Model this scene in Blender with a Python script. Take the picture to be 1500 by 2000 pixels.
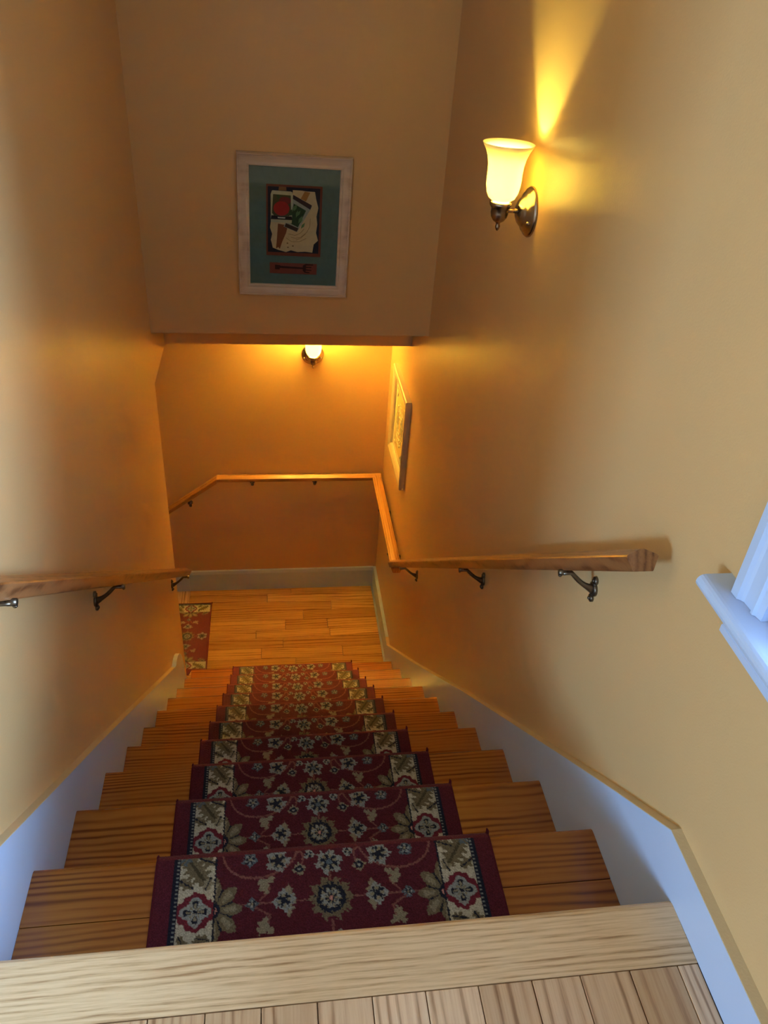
import bpy, bmesh, math, random
import numpy as np
from mathutils import Vector, Matrix
for o in list(bpy.data.objects): bpy.data.objects.remove(o)
S = bpy.context.scene; C = S.collection
PI = math.pi

# ---------------------------------------------------------------- camera
cam_d = bpy.data.cameras.new('camera'); cam = bpy.data.objects.new('camera', cam_d); C.objects.link(cam)
R_ = Vector((0.9904155, -0.12211188, 0.06454315)); U_ = Vector((0.0170622, 0.5718861, 0.82015557)); F_ = Vector((0.13706207, 0.81119355, -0.56848836))
M = Matrix.Identity(4)
for i in range(3): M[i][0] = R_[i]; M[i][1] = U_[i]; M[i][2] = -F_[i]
M.translation = (-0.08666855, -0.64182448, 1.1909829)
cam.matrix_world = M
cam_d.sensor_fit = 'VERTICAL'; cam_d.sensor_height = 36.0; cam_d.lens = 36.0 * 1555.36 / 2000.0
cam_d.clip_start = 0.02
S.camera = cam

# ---------------------------------------------------------------- world, daylight, exposure
S.view_settings.view_transform = 'Standard'; S.view_settings.look = 'None'
S.view_settings.gamma = 1.0; S.view_settings.use_curve_mapping = False
S.view_settings.exposure = 1.06
W = bpy.data.worlds.new('sky'); S.world = W; W.use_nodes = True
W.node_tree.nodes['Background'].inputs[0].default_value = (0.55, 0.78, 1.0, 1)
W.node_tree.nodes['Background'].inputs[1].default_value = 1.0

def area(name, loc, direction, sx, sy, power, col):
    d = bpy.data.lights.new(name, 'AREA'); d.shape = 'RECTANGLE'; d.size = sx; d.size_y = sy; d.energy = power; d.color = col
    o = bpy.data.objects.new(name, d); C.objects.link(o); o.location = loc
    o.rotation_euler = Vector(direction).to_track_quat('-Z', 'Y').to_euler()
    return o
DAY = (0.44, 0.68, 1.0)
# daylight through the window beside the camera and through the hall window at the left
area('daylight_stair_window', (0.85, -0.35, 1.12), (-1, 0, 0), 0.75, 1.05, 62.0, DAY)
area('daylight_hall_window', (-4.45, -2.55, 0.80), (1, 0.55, 0), 1.3, 0.90, 98.0, (0.37, 0.65, 1.0))
area('daylight_rear_window', (-1.6, -4.0, 1.1), (0, 1, 0), 1.4, 1.1, 6.0, (0.75, 0.86, 1.0))

# ---------------------------------------------------------------- measured layout
XS = 0.525; XW = 0.543; YF = 3.2375; YH = 2.344; ZL = -2.088
NOSE = [(-0.022, 0.0), (.2323, -.1897), (.4859, -.3778), (.7261, -.564), (.9633, -.7563), (1.1935, -.9449), (1.4305, -1.1338),
        (1.6647, -1.3254), (1.8978, -1.5206), (2.1379, -1.7115), (2.3774, -1.9004)]
TOPZ = 1.95

# ---------------------------------------------------------------- materials
def mat(name):
    m = bpy.data.materials.new(name); m.use_nodes = True
    nt = m.node_tree; return m, nt, nt.nodes['Principled BSDF']
def N(nt, t, **k):
    n = nt.nodes.new(t)
    for a, v in k.items():
        if a.startswith('i_'): n.inputs[int(a[2:]) if a[2:].isdigit() else a[2:]].default_value = v
        else: setattr(n, a, v)
    return n
def math_(nt, op, a, b=None, c=None):
    n = nt.nodes.new('ShaderNodeMath'); n.operation = op
    for i, v in enumerate((a, b, c)):
        if v is None: continue
        if isinstance(v, (int, float)): n.inputs[i].default_value = v
        else: nt.links.new(v, n.inputs[i])
    return n.outputs[0]
def ramp(nt, fac, stops):
    n = nt.nodes.new('ShaderNodeValToRGB'); nt.links.new(fac, n.inputs[0])
    e = n.color_ramp.elements
    while len(e) < len(stops): e.new(0.5)
    for i, (p, c) in enumerate(stops): e[i].position = p; e[i].color = (*c, 1)
    return n.outputs[0]
def mixc(nt, fac, a, b, mode='MIX'):
    n = nt.nodes.new('ShaderNodeMix'); n.data_type = 'RGBA'; n.blend_type = mode
    if isinstance(fac, (int, float)): n.inputs[0].default_value = fac
    else: nt.links.new(fac, n.inputs[0])
    for i, v in ((6, a), (7, b)):
        if isinstance(v, tuple): n.inputs[i].default_value = (*v, 1)
        else: nt.links.new(v, n.inputs[i])
    return n.outputs[2]
def bump(nt, bs, h, strength, dist):
    b = nt.nodes.new('ShaderNodeBump'); b.inputs['Strength'].default_value = strength; b.inputs['Distance'].default_value = dist
    nt.links.new(h, b.inputs['Height']); nt.links.new(b.outputs[0], bs.inputs['Normal'])
def simple(name, col, rough=0.5, metal=0.0, noise=0.0, nscale=20, spec=None):
    m, nt, bs = mat(name); bs.inputs['Roughness'].default_value = rough; bs.inputs['Metallic'].default_value = metal
    if spec is not None: bs.inputs['Specular IOR Level'].default_value = spec
    tc = N(nt, 'ShaderNodeTexCoord'); n = N(nt, 'ShaderNodeTexNoise'); n.inputs['Scale'].default_value = nscale; n.inputs['Detail'].default_value = 4
    nt.links.new(tc.outputs['Object'], n.inputs['Vector'])
    lo = tuple(c * (1 - noise) for c in col); hi = tuple(min(1, c * (1 + noise)) for c in col)
    nt.links.new(ramp(nt, n.outputs[0], [(0.3, lo), (0.7, hi)]), bs.inputs['Base Color'])
    return m
def paint(name, col, rough, stipple=0.25):
    m, nt, bs = mat(name); bs.inputs['Roughness'].default_value = rough
    tc = N(nt, 'ShaderNodeTexCoord')
    n = N(nt, 'ShaderNodeTexNoise'); n.inputs['Scale'].default_value = 2.2; n.inputs['Detail'].default_value = 3
    nt.links.new(tc.outputs['Object'], n.inputs['Vector'])
    nt.links.new(ramp(nt, n.outputs[0], [(0.3, tuple(c * .975 for c in col)), (0.7, tuple(min(1, c * 1.02) for c in col))]), bs.inputs['Base Color'])
    s = N(nt, 'ShaderNodeTexNoise'); s.inputs['Scale'].default_value = 260; s.inputs['Detail'].default_value = 2
    nt.links.new(tc.outputs['Object'], s.inputs['Vector'])
    g = N(nt, 'ShaderNodeTexNoise'); g.inputs['Scale'].default_value = 9; g.inputs['Detail'].default_value = 3
    nt.links.new(tc.outputs['Object'], g.inputs['Vector'])
    h = math_(nt, 'ADD', s.outputs[0], math_(nt, 'MULTIPLY', g.outputs[0], 3.0))
    bump(nt, bs, h, stipple, 0.0012)
    return m
def wood(name, dark, mid, light, axis='X', freq=60, amp=3.0, stretch=0.06, rough=0.35, streak=0.35, contrast=(0.25, 0.8), hue=0.12, coat=0.0):
    """rings cut along `axis`; every object draws its own piece of timber by Object Info Random"""
    m, nt, bs = mat(name); bs.inputs['Roughness'].default_value = rough
    if coat: bs.inputs['Coat Weight'].default_value = coat; bs.inputs['Coat Roughness'].default_value = 0.18
    tc = N(nt, 'ShaderNodeTexCoord'); oi = N(nt, 'ShaderNodeObjectInfo')
    off = N(nt, 'ShaderNodeCombineXYZ')
    for i, k in enumerate((31.7, 17.3, 53.1)): nt.links.new(math_(nt, 'MULTIPLY', oi.outputs['Random'], k), off.inputs[i])
    ad = N(nt, 'ShaderNodeVectorMath', operation='ADD'); nt.links.new(tc.outputs['Object'], ad.inputs[0]); nt.links.new(off.outputs[0], ad.inputs[1])
    def stretched(cross, along):
        v = N(nt, 'ShaderNodeVectorMath', operation='MULTIPLY'); nt.links.new(ad.outputs[0], v.inputs[0])
        v.inputs[1].default_value = (along, cross, cross) if axis == 'X' else (cross, along, cross)
        return v.outputs[0]
    sep = N(nt, 'ShaderNodeSeparateXYZ'); nt.links.new(ad.outputs[0], sep.inputs[0])
    cross = sep.outputs['Y' if axis == 'X' else 'X']
    n1 = N(nt, 'ShaderNodeTexNoise'); n1.inputs['Scale'].default_value = 1.0; n1.inputs['Detail'].default_value = 2.0; n1.inputs['Roughness'].default_value = 0.35
    nt.links.new(stretched(7.0, 7.0 * stretch * 2.2), n1.inputs['Vector'])
    n3 = N(nt, 'ShaderNodeTexNoise'); n3.inputs['Scale'].default_value = 1.0; n3.inputs['Detail'].default_value = 1.0
    nt.links.new(stretched(16.0, 9.0), n3.inputs['Vector'])
    cross = math_(nt, 'ADD', cross, math_(nt, 'MULTIPLY', n3.outputs[0], 0.008))
    n4 = N(nt, 'ShaderNodeTexNoise'); n4.inputs['Scale'].default_value = 1.0; n4.inputs['Detail'].default_value = 3.0
    nt.links.new(stretched(38.0, 2.5), n4.inputs['Vector'])
    ph = math_(nt, 'ADD', math_(nt, 'MULTIPLY', cross, freq), math_(nt, 'MULTIPLY', n1.outputs[0], amp))
    sn = math_(nt, 'MULTIPLY_ADD', math_(nt, 'SINE', ph), 0.5, 0.5)
    sn = math_(nt, 'MULTIPLY', math_(nt, 'POWER', sn, 1.8), ramp(nt, n4.outputs[0], [(0.35, (.15, .15, .15)), (0.62, (1, 1, 1))]))
    n2 = N(nt, 'ShaderNodeTexNoise'); n2.inputs['Scale'].default_value = 1.0; n2.inputs['Detail'].default_value = 5.0; n2.inputs['Roughness'].default_value = 0.65
    nt.links.new(stretched(340.0, 340.0 * stretch * 1.1), n2.inputs['Vector'])
    f = math_(nt, 'ADD', math_(nt, 'MULTIPLY', sn, 1 - streak), math_(nt, 'MULTIPLY', n2.outputs[0], streak))
    lo, hi = contrast
    col = ramp(nt, f, [(lo, light), ((lo + hi) / 2, mid), (hi, dark)])
    # board to board tone
    sh = math_(nt, 'MULTIPLY_ADD', oi.outputs['Random'], 2 * hue, 1 - hue)
    cc = N(nt, 'ShaderNodeCombineColor'); nt.links.new(sh, cc.inputs[0]); nt.links.new(math_(nt, 'POWER', sh, 1.3), cc.inputs[1]); nt.links.new(math_(nt, 'POWER', sh, 1.7), cc.inputs[2])
    nt.links.new(mixc(nt, 1.0, col, cc.outputs[0], 'MULTIPLY'), bs.inputs['Base Color'])
    bump(nt, bs, f, 0.12, 0.0006)
    return m

WALL = (0.735, 0.475, 0.225)
m_wall = paint('satin_yellow_ochre_wall_paint', WALL, 0.33)
m_ceil = paint('flat_ceiling_paint', (0.64, 0.50, 0.36), 0.8, 0.1)
m_trim = paint('gloss_pale_blue_white_trim_paint', (0.55, 0.66, 0.90), 0.28, 0.12)
m_cap = paint('warm_light_tinted_trim_edge', (0.70, 0.56, 0.36), 0.4, 0.3)  # tan tint paints warm light onto the upward edge of the skirts
m_pine = wood('varnished_pine_tread', (0.14, 0.030, 0.004), (0.29, 0.085, 0.012), (0.41, 0.145, 0.022), 'X', 480, 60, 0.03, 0.27, 0.42, (0.15, 0.85), 0.13, 0.5)
m_oak_nose = wood('pale_oak_edge_board', (0.38, 0.205, 0.095), (0.66, 0.435, 0.235), (0.79, 0.56, 0.33), 'X', 600, 40, 0.03, 0.34, 0.78, (0.36, 0.66), 0.03)
m_oak_y = wood('oak_strip_floor_lengthwise', (0.36, 0.20, 0.105), (0.66, 0.42, 0.25), (0.76, 0.53, 0.33), 'Y', 380, 44, 0.03, 0.33, 0.62, (0.28, 0.68), 0.2)
m_oak_x = wood('oak_strip_floor_landing', (0.33, 0.13, 0.025), (0.58, 0.29, 0.07), (0.70, 0.39, 0.11), 'X', 320, 40, 0.035, 0.28, 0.6, (0.26, 0.68), 0.24, 0.4)
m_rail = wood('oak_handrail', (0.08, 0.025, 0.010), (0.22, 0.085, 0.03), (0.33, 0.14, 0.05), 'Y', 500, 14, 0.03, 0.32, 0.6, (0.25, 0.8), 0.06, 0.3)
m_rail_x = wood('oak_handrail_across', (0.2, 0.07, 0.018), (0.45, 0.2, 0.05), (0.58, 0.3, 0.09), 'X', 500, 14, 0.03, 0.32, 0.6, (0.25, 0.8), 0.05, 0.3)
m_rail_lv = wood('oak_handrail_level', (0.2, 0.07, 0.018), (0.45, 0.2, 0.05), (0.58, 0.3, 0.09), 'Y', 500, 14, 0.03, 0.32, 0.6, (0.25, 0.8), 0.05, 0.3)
m_sub = simple('subfloor_timber', (0.08, 0.05, 0.03), 0.8, 0, 0.2)
m_bronze = simple('dark_antique_brass_bracket', (0.16, 0.13, 0.10), 0.32, 0.9, 0.15, 60)
m_nickel = simple('brushed_nickel_sconce', (0.36, 0.31, 0.27), 0.26, 1.0, 0.06, 80)
m_frame = wood('limewashed_picture_frame', (0.45, 0.33, 0.28), (0.60, 0.48, 0.42), (0.70, 0.59, 0.52), 'X', 400, 12, 0.04, 0.45, 0.5, (0.2, 0.9), 0.02)

def glass_mat():
    m, nt, bs = mat('clear_pane_glass'); out = nt.nodes['Material Output']
    fr = N(nt, 'ShaderNodeFresnel'); fr.inputs[0].default_value = 1.45
    t = N(nt, 'ShaderNodeBsdfTransparent'); t.inputs[0].default_value = (0.97, 0.98, 0.98, 1); g = N(nt, 'ShaderNodeBsdfGlossy'); g.inputs['Roughness'].default_value = 0.03
    mx = N(nt, 'ShaderNodeMixShader'); nt.links.new(fr.outputs[0], mx.inputs[0]); nt.links.new(t.outputs[0], mx.inputs[1]); nt.links.new(g.outputs[0], mx.inputs[2])
    nt.links.new(mx.outputs[0], out.inputs['Surface']); return m
m_glass = glass_mat()
def shade_mat():
    # frosted opal glass lit from inside by the bulb
    m, nt, bs = mat('frosted_opal_glass'); out = nt.nodes['Material Output']
    t = N(nt, 'ShaderNodeBsdfTranslucent'); t.inputs[0].default_value = (0.96, 0.84, 0.56, 1)
    bs.inputs['Base Color'].default_value = (0.92, 0.86, 0.74, 1); bs.inputs['Roughness'].default_value = 0.25
    mx = N(nt, 'ShaderNodeMixShader'); mx.inputs[0].default_value = 0.36
    nt.links.new(bs.outputs[0], mx.inputs[1]); nt.links.new(t.outputs[0], mx.inputs[2]); nt.links.new(mx.outputs[0], out.inputs['Surface'])
    return m
m_shade = shade_mat()
def bulb_mat():
    m, nt, bs = mat('glowing_bulb_glass'); out = nt.nodes['Material Output']
    t = N(nt, 'ShaderNodeBsdfTransparent'); e = N(nt, 'ShaderNodeEmission'); e.inputs[0].default_value = (1.0, 0.72, 0.34, 1); e.inputs[1].default_value = 1.5
    ad = N(nt, 'ShaderNodeAddShader'); nt.links.new(t.outputs[0], ad.inputs[0]); nt.links.new(e.outputs[0], ad.inputs[1]); nt.links.new(ad.outputs[0], out.inputs['Surface'])
    return m
m_bulb = bulb_mat()
def rug_mat():
    m, nt, bs = mat('woven_wool_carpet'); bs.inputs['Roughness'].default_value = 0.95; bs.inputs['Specular IOR Level'].default_value = 0.08
    bs.inputs['Sheen Weight'].default_value = 0.05; bs.inputs['Sheen Roughness'].default_value = 0.6
    a = N(nt, 'ShaderNodeAttribute', attribute_name='weave')
    tc = N(nt, 'ShaderNodeTexCoord'); n = N(nt, 'ShaderNodeTexNoise'); n.inputs['Scale'].default_value = 420; n.inputs['Detail'].default_value = 3
    nt.links.new(tc.outputs['Object'], n.inputs['Vector'])
    k = ramp(nt, n.outputs[0], [(0.3, (0.72, 0.72, 0.72)), (0.7, (1.2, 1.2, 1.2))])
    nt.links.new(mixc(nt, 1.0, a.outputs['Color'], k, 'MULTIPLY'), bs.inputs['Base Color'])
    bump(nt, bs, n.outputs[0], 0.5, 0.0015)
    return m
m_rug = rug_mat()
m_bind = simple('maroon_carpet_binding', (0.085, 0.010, 0.018), 0.9, 0, 0.25, 300, 0.15)

# ---------------------------------------------------------------- helpers
def obj(name, bm, material, parent=None, smooth=False, loc=None):
    me = bpy.data.meshes.new(name); bmesh.ops.recalc_face_normals(bm, faces=bm.faces[:]); bm.to_mesh(me); bm.free()
    for mm in (material if isinstance(material, (list, tuple)) else [material]): me.materials.append(mm)
    if smooth:
        me.polygons.foreach_set('use_smooth', [True] * len(me.polygons))
    o = bpy.data.objects.new(name, me); C.objects.link(o)
    if parent: o.parent = parent
    if loc is not None: o.location = loc
    return o
def thing(name, label, cat, loc=(0, 0, 0), group=None):
    o = bpy.data.objects.new(name, None); C.objects.link(o); o.location = loc; o.empty_display_size = 0.05
    o['label'] = label; o['category'] = cat
    if group: o['group'] = group
    return o
def structure(o, label=None):
    o['kind'] = 'structure'
    if label: o['label'] = label
    return o
def box(bm, x0, x1, y0, y1, z0, z1, bev=0.0, seg=1):
    r = bmesh.ops.create_cube(bm, size=1.0); vs = r['verts']
    for v in vs:
        v.co = Vector((x0 + (v.co.x + .5) * (x1 - x0), y0 + (v.co.y + .5) * (y1 - y0), z0 + (v.co.z + .5) * (z1 - z0)))
    if bev > 0:
        es = list({e for v in vs for e in v.link_edges})
        bmesh.ops.bevel(bm, geom=es, offset=bev, segments=seg, affect='EDGES', profile=0.5)
def prism(bm, pts, axis, a, b):
    """extrude a 2-D polygon along an axis: axis 0 -> pts are (y,z); 1 -> (x,z); 2 -> (x,y)"""
    def P(p, t):
        return Vector((t, p[0], p[1])) if axis == 0 else Vector((p[0], t, p[1])) if axis == 1 else Vector((p[0], p[1], t))
    A = [bm.verts.new(P(p, a)) for p in pts]; B = [bm.verts.new(P(p, b)) for p in pts]
    n = len(pts); bm.faces.new(A); bm.faces.new(list(reversed(B)))
    for i in range(n): bm.faces.new((A[i], A[(i + 1) % n], B[(i + 1) % n], B[i]))
def lathe(bm, prof, cx=0, cy=0, seg=40, cap=True):
    rings = []
    for r, z in prof:
        rings.append([bm.verts.new((cx + r * math.cos(2 * PI * i / seg), cy + r * math.sin(2 * PI * i / seg), z)) for i in range(seg)])
    for a, b in zip(rings, rings[1:]):
        for i in range(seg): bm.faces.new((a[i], a[(i + 1) % seg], b[(i + 1) % seg], b[i]))
    if cap:
        bm.faces.new(rings[0]); bm.faces.new(rings[-1])
def tube(bm, pts, rad, seg=10, cap=True):
    pts = [Vector(p) for p in pts]; rads = rad if isinstance(rad, list) else [rad] * len(pts)
    rings = []; up = None
    for i, p in enumerate(pts):
        t = (pts[min(i + 1, len(pts) - 1)] - pts[max(i - 1, 0)]).normalized()
        if up is None:
            up = Vector((0, 0, 1)) if abs(t.z) < .9 else Vector((1, 0, 0))
        s = t.cross(up).normalized(); u = s.cross(t).normalized(); up = u
        rr = rads[i]; ra, rb = rr if isinstance(rr, (tuple, list)) else (rr, rr)
        rings.append([bm.verts.new(p + s * (ra * math.cos(2 * PI * k / seg)) + u * (rb * math.sin(2 * PI * k / seg))) for k in range(seg)])
    for a, b in zip(rings, rings[1:]):
        for i in range(seg): bm.faces.new((a[i], a[(i + 1) % seg], b[(i + 1) % seg], b[i]))
    if cap: bm.faces.new(rings[0]); bm.faces.new(rings[-1])
def NB(): return bmesh.new()

# ================================================================ SHELL
# right wall with the window opening (y -0.68..0.03, z 0.545..1.62)
WY0, WY1, WZ0, WZ1 = -0.68, 0.046, 0.523, 1.62
WT = 0.16
bm = NB()
box(bm, XW, XW + WT, WY1, YF + .12, ZL - .6, TOPZ)
box(bm, XW, XW + WT, -3.9, WY0, ZL - .6, TOPZ)
box(bm, XW, XW + WT, WY0, WY1, ZL - .6, WZ0)
box(bm, XW, XW + WT, WY0, WY1, WZ1, TOPZ)
structure(obj('wall_right', bm, m_wall), 'yellow ochre wall with two mounted pictures and sconce, right of the stairs')
# left wall: solid to y=2.31, doorway head above it
bm = NB()
box(bm, -XW - .125, -XW, -0.018, 2.308, ZL - .6, TOPZ)
box(bm, -XW - .125, -XW, 2.308, 2.70, -0.238, TOPZ)
structure(obj('wall_left', bm, m_wall), 'yellow ochre wall left of the stairs ending at the landing')
bm = NB(); box(bm, -1.9, XW, YF, YF + .12, ZL - 1.5, TOPZ)
structure(obj('wall_far', bm, m_wall), 'ochre wall across the far side of the lower landing')
bm = NB()
box(bm, -XW, XW, YH, 2.694, -0.0407, TOPZ)
box(bm, -XW - .125, XW, 2.694, YF, -0.234, TOPZ)
structure(obj('wall_header', bm, m_wall), 'wide ochre wall hanging above the landing')
# side stair enclosure, hidden behind the left wall
bm = NB()
box(bm, -1.9, -XW - .125, 2.19, 2.308, ZL - 1.5, TOPZ)
box(bm, -2.0, -1.9, 2.19, YF + .12, ZL - 1.5, TOPZ)
structure(obj('wall_side_flight', bm, m_wall))
bm = NB(); box(bm, -1.9, -XW - .125, 2.308, YF, -0.238, -0.13)
structure(obj('ceiling_side_flight', bm, m_ceil))
# upper hall
bm = NB()
box(bm, -4.3, -XW - .125, -0.018, 0.10, 0, TOPZ)
structure(obj('wall_hall_front', bm, m_wall))
bm = NB()   # hall left wall with window opening  y -3.2..-1.9  z .55..1.55
HY0, HY1, HZ0, HZ1 = -3.2, -1.9, 0.32, 1.28
box(bm, -4.42, -4.3, HY1, 0.10, 0, TOPZ); box(bm, -4.42, -4.3, -3.9, HY0, 0, TOPZ)
box(bm, -4.42, -4.3, HY0, HY1, 0, HZ0); box(bm, -4.42, -4.3, HY0, HY1, HZ1, TOPZ)
structure(obj('wall_hall_left', bm, m_wall))
bm = NB()   # hall back wall with window opening x -2.3..-.9  z .55..1.65
BX0, BX1, BZ0, BZ1 = -2.3, -0.9, 0.55, 1.65
box(bm, BX1, XW, -3.9, -3.78, 0, TOPZ); box(bm, -4.3, BX0, -3.9, -3.78, 0, TOPZ)
box(bm, BX0, BX1, -3.9, -3.78, 0, BZ0); box(bm, BX0, BX1, -3.9, -3.78, BZ1, TOPZ)
structure(obj('wall_back', bm, m_wall))
bm = NB(); box(bm, -4.42, XW + WT, -3.9, YF + .12, TOPZ, TOPZ + .1)
structure(obj('ceiling', bm, m_ceil))

# simple windows of the hall, behind the camera
def plain_window(name, axis, pos, a0, a1, z0, z1):
    bm = NB(); t = .04
    def bx(p0, p1, q0, q1, r0, r1):
        if axis == 0: box(bm, p0, p1, q0, q1, r0, r1, .003)
        else: box(bm, q0, q1, p0, p1, r0, r1, .003)
    bx(pos - .05, pos, a0, a0 + t, z0, z1); bx(pos - .05, pos, a1 - t, a1, z0, z1); bx(pos - .05, pos, a0, a1, z0, z0 + t); bx(pos - .05, pos, a0, a1, z1 - t, z1)
    bx(pos - .04, pos - .01, a0, a1, (z0 + z1) / 2 - .018, (z0 + z1) / 2 + .018)
    o = structure(obj(name, bm, m_trim))
    bm = NB()
    if axis == 0: box(bm, pos - .03, pos - .026, a0 + t, a1 - t, z0 + t, z1 - t)
    else: box(bm, a0 + t, a1 - t, pos - .03, pos - .026, z0 + t, z1 - t)
    obj('pane', bm, m_glass, o)
plain_window('window_2', 0, -4.32, HY0, HY1, HZ0, HZ1)
plain_window('window_3', 1, -3.8, BX0, BX1, BZ0, BZ1)

# ================================================================ FLOORS
bm = NB(); box(bm, -4.3, XW, -3.8, -0.07, -0.22, -0.0195)
fl = structure(obj('floor', bm, m_sub), 'upper hall floor of narrow oak strip planks')
edges = [-.724, -.648, -.571, -.495, -.4185, -.343, -.267, -.191, -.1155, -.0385, .038, .114, .1905, .2695, .342, .418, .4925, .5255]
rnd = random.Random(4)
for a, b in zip(edges, edges[1:]):
    cut = rnd.uniform(-1.6, -.7)
    for y0, y1 in ((cut, -0.1235), (-3.0, cut - .0008)):
        bm = NB(); box(bm, a + .0007, b - .0007, y0, y1, -0.019, 0.0, 0.0009)
        obj('plank', bm, m_oak_y, fl)
bm = NB(); x = -.7255
while x > -4.28:
    box(bm, max(x - .0755, -4.3), x, -3.78, -0.1235, -0.019, 0.0); x -= .077
box(bm, -.724, .5255, -3.78, -3.001, -.019, 0)
o = obj('plank', bm, m_oak_y, fl); o['kind'] = 'stuff'

bm = NB(); box(bm, -.70, XW, 2.36, YF, ZL - .2, ZL - .0195)
fl2 = structure(obj('floor_landing', bm, m_sub), 'lower landing floor of honey oak strip planks')
rows = [(YF, 3.172), (3.172, 3.094), (3.094, 3.013), (3.013, 2.932), (2.932, 2.846), (2.846, 2.779), (2.779, 2.699), (2.699, 2.615), (2.615, 2.535), (2.535, 2.455), (2.455, 2.372)]
joints = [[.011], [-.136], [.253], [.079], [-.03, .22], [-.202, .23], [-.046], [-.170, .292], [.023], [-.2, .3], [.1]]
for (y1, y0), js in zip(rows, joints):
    xs = [-.606] + js + [.5255]
    for a, b in zip(xs, xs[1:]):
        bm = NB(); box(bm, a + .0009, b - .0009, y0 + .0009, y1 - .0009, ZL - .019, ZL, .0014)
        obj('plank', bm, m_oak_x, fl2)
for a, b in ((-.6405, -.6065), (-.676, -.641), (-.72, -.6765)):
    bm = NB(); box(bm, a + .0005, b - .0005, 2.312, YF, ZL - .019, ZL, .0009); obj('plank', bm, m_oak_y, fl2)

# ================================================================ STAIRCASE
st = thing('staircase', 'steep flight of ten varnished pine treads descending between yellow walls', 'staircase')
TT = .028
def tread_profile(y0, y1, z):
    """rounded nosing at y1, back at y0"""
    r = TT / 2; pts = [(y0, z), (y1 - r, z)]
    for i in range(1, 8):
        a = PI / 2 - PI * i / 8; pts.append((y1 - r + r * math.cos(a), z - r + r * math.sin(a)))
    pts += [(y1 - r, z - TT), (y0, z - TT)]
    return pts
RB = .026   # nosing overhang
for k in range(1, 11):
    y, z = NOSE[k]; yb, zb = NOSE[k - 1]
    back = (yb - RB - .01) if k > 1 else (-.075)
    if k == 1:
        for a, b in ((.1225, y), (back, .1215)):
            bm = NB()
            if b == y: prism(bm, tread_profile(a, b, z), 0, -XS, XS)
            else: box(bm, -XS, XS, a, b, z - TT, z, .0008)
            obj('tread', bm, m_pine, st)
    else:
        bm = NB(); prism(bm, tread_profile(back, y, z), 0, -XS, XS); obj('tread', bm, m_pine, st)
for k in range(0, 11):
    y, z = NOSE[k]; zl = NOSE[k + 1][1] if k < 10 else ZL
    yy = y - RB if k else -.055
    bm = NB(); box(bm, -XS, XS, yy - .018, yy, zl + .0002, z - TT - .0002, 0.0); obj('riser', bm, m_pine, st)
bm = NB()   # pale oak board on the top edge
r = .014; pts = [(-.1222, 0), (-.022 - r, 0)]
for i in range(1, 8):
    a = PI / 2 - PI * i / 8; pts.append((-.022 - r + r * math.cos(a), -r + r * math.sin(a)))
pts += [(-.022 - r, -2 * r), (-.068, -2 * r), (-.068, -.019), (-.1222, -.019)]
prism(bm, pts, 0, -XS, XS)
o = obj('nosing_board', bm, m_oak_nose, st); o['label'] = 'pale oak edge board at the top of the stairs'
# the turn of the flight going down to the left of the landing, hidden behind the left wall
bm = NB()
for i in range(3):
    zz = ZL - .19 * (i + 1); x1 = -.722 - .24 * i
    box(bm, x1 - .24, x1, 2.312, YF - .001, ZL - 1.4, zz)
structure(obj('floor_side_flight', bm, m_pine))

# ================================================================ SKIRTS / BASEBOARDS
rs = [(-3.78, 0.0005), (-3.78, .089), (.035, .094), (.201, -.035), (.408, -.200), (1.156, -.806), (1.85, -1.388), (2.545, -1.952), (2.60, -1.943), (YF - .0, -1.943), (YF, ZL + .0005),
      (2.35, ZL + .0005), (2.30, ZL - .1), (-.06, -.25), (-.06, 0.0005)]
bm = NB(); prism(bm, rs, 0, XS + .0002, XW)
bb_r = structure(obj('baseboard_right', bm, m_trim), 'white painted skirt board stepping along the right wall')
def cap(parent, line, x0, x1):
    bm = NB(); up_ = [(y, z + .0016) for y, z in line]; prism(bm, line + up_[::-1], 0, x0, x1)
    o = obj('top_edge', bm, m_cap, parent); o['label'] = 'top edge with warm light painted into its colour'
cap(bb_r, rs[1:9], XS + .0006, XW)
ls = [(-.018, .118), (.151, .0), (.381, -.183), (.747, -.471), (1.416, -1.011), (1.90, -1.40)]
for i in range(9):      # rounded lower end
    t = i / 8; a = PI * .28 * 1; ls.append((1.93 + .23 * math.sin(t * PI / 2), -1.42 - .30 * (1 - math.cos(t * PI / 2))))
ls += [(2.20, -1.80), (2.20, ZL - .1), (-.018, -.35)]
bm = NB(); prism(bm, ls, 0, -XW, -XS - .0002)
bb_l = structure(obj('baseboard_left', bm, m_trim), 'white painted skirt board running down the left wall, rounded lower end')
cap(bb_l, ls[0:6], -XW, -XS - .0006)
bm = NB()
pf = [(YF, ZL + .0005), (YF - .018, ZL + .0005), (YF - .018, ZL + .128), (YF - .012, ZL + .146), (YF, ZL + .148)]
prism(bm, pf, 0, -.6055, XS); 
structure(obj('baseboard_far', bm, m_trim), 'white baseboard along the far side of the landing')
bm = NB(); prism(bm, pf, 0, -.80, -.6065); structure(obj('baseboard_far_left', bm, m_trim))
bm = NB(); prism(bm, [(XS, 0), (XS, 0)][:0] or [(XS - .0, ZL + .0005), (XS - .008, ZL + .0005), (XS - .008, ZL + .012), (XS - .0, ZL + .02)], 1, 2.372, YF - .018)
structure(obj('trim_1', bm, m_trim), 'thin white shoe moulding at the right edge of the landing')

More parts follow.
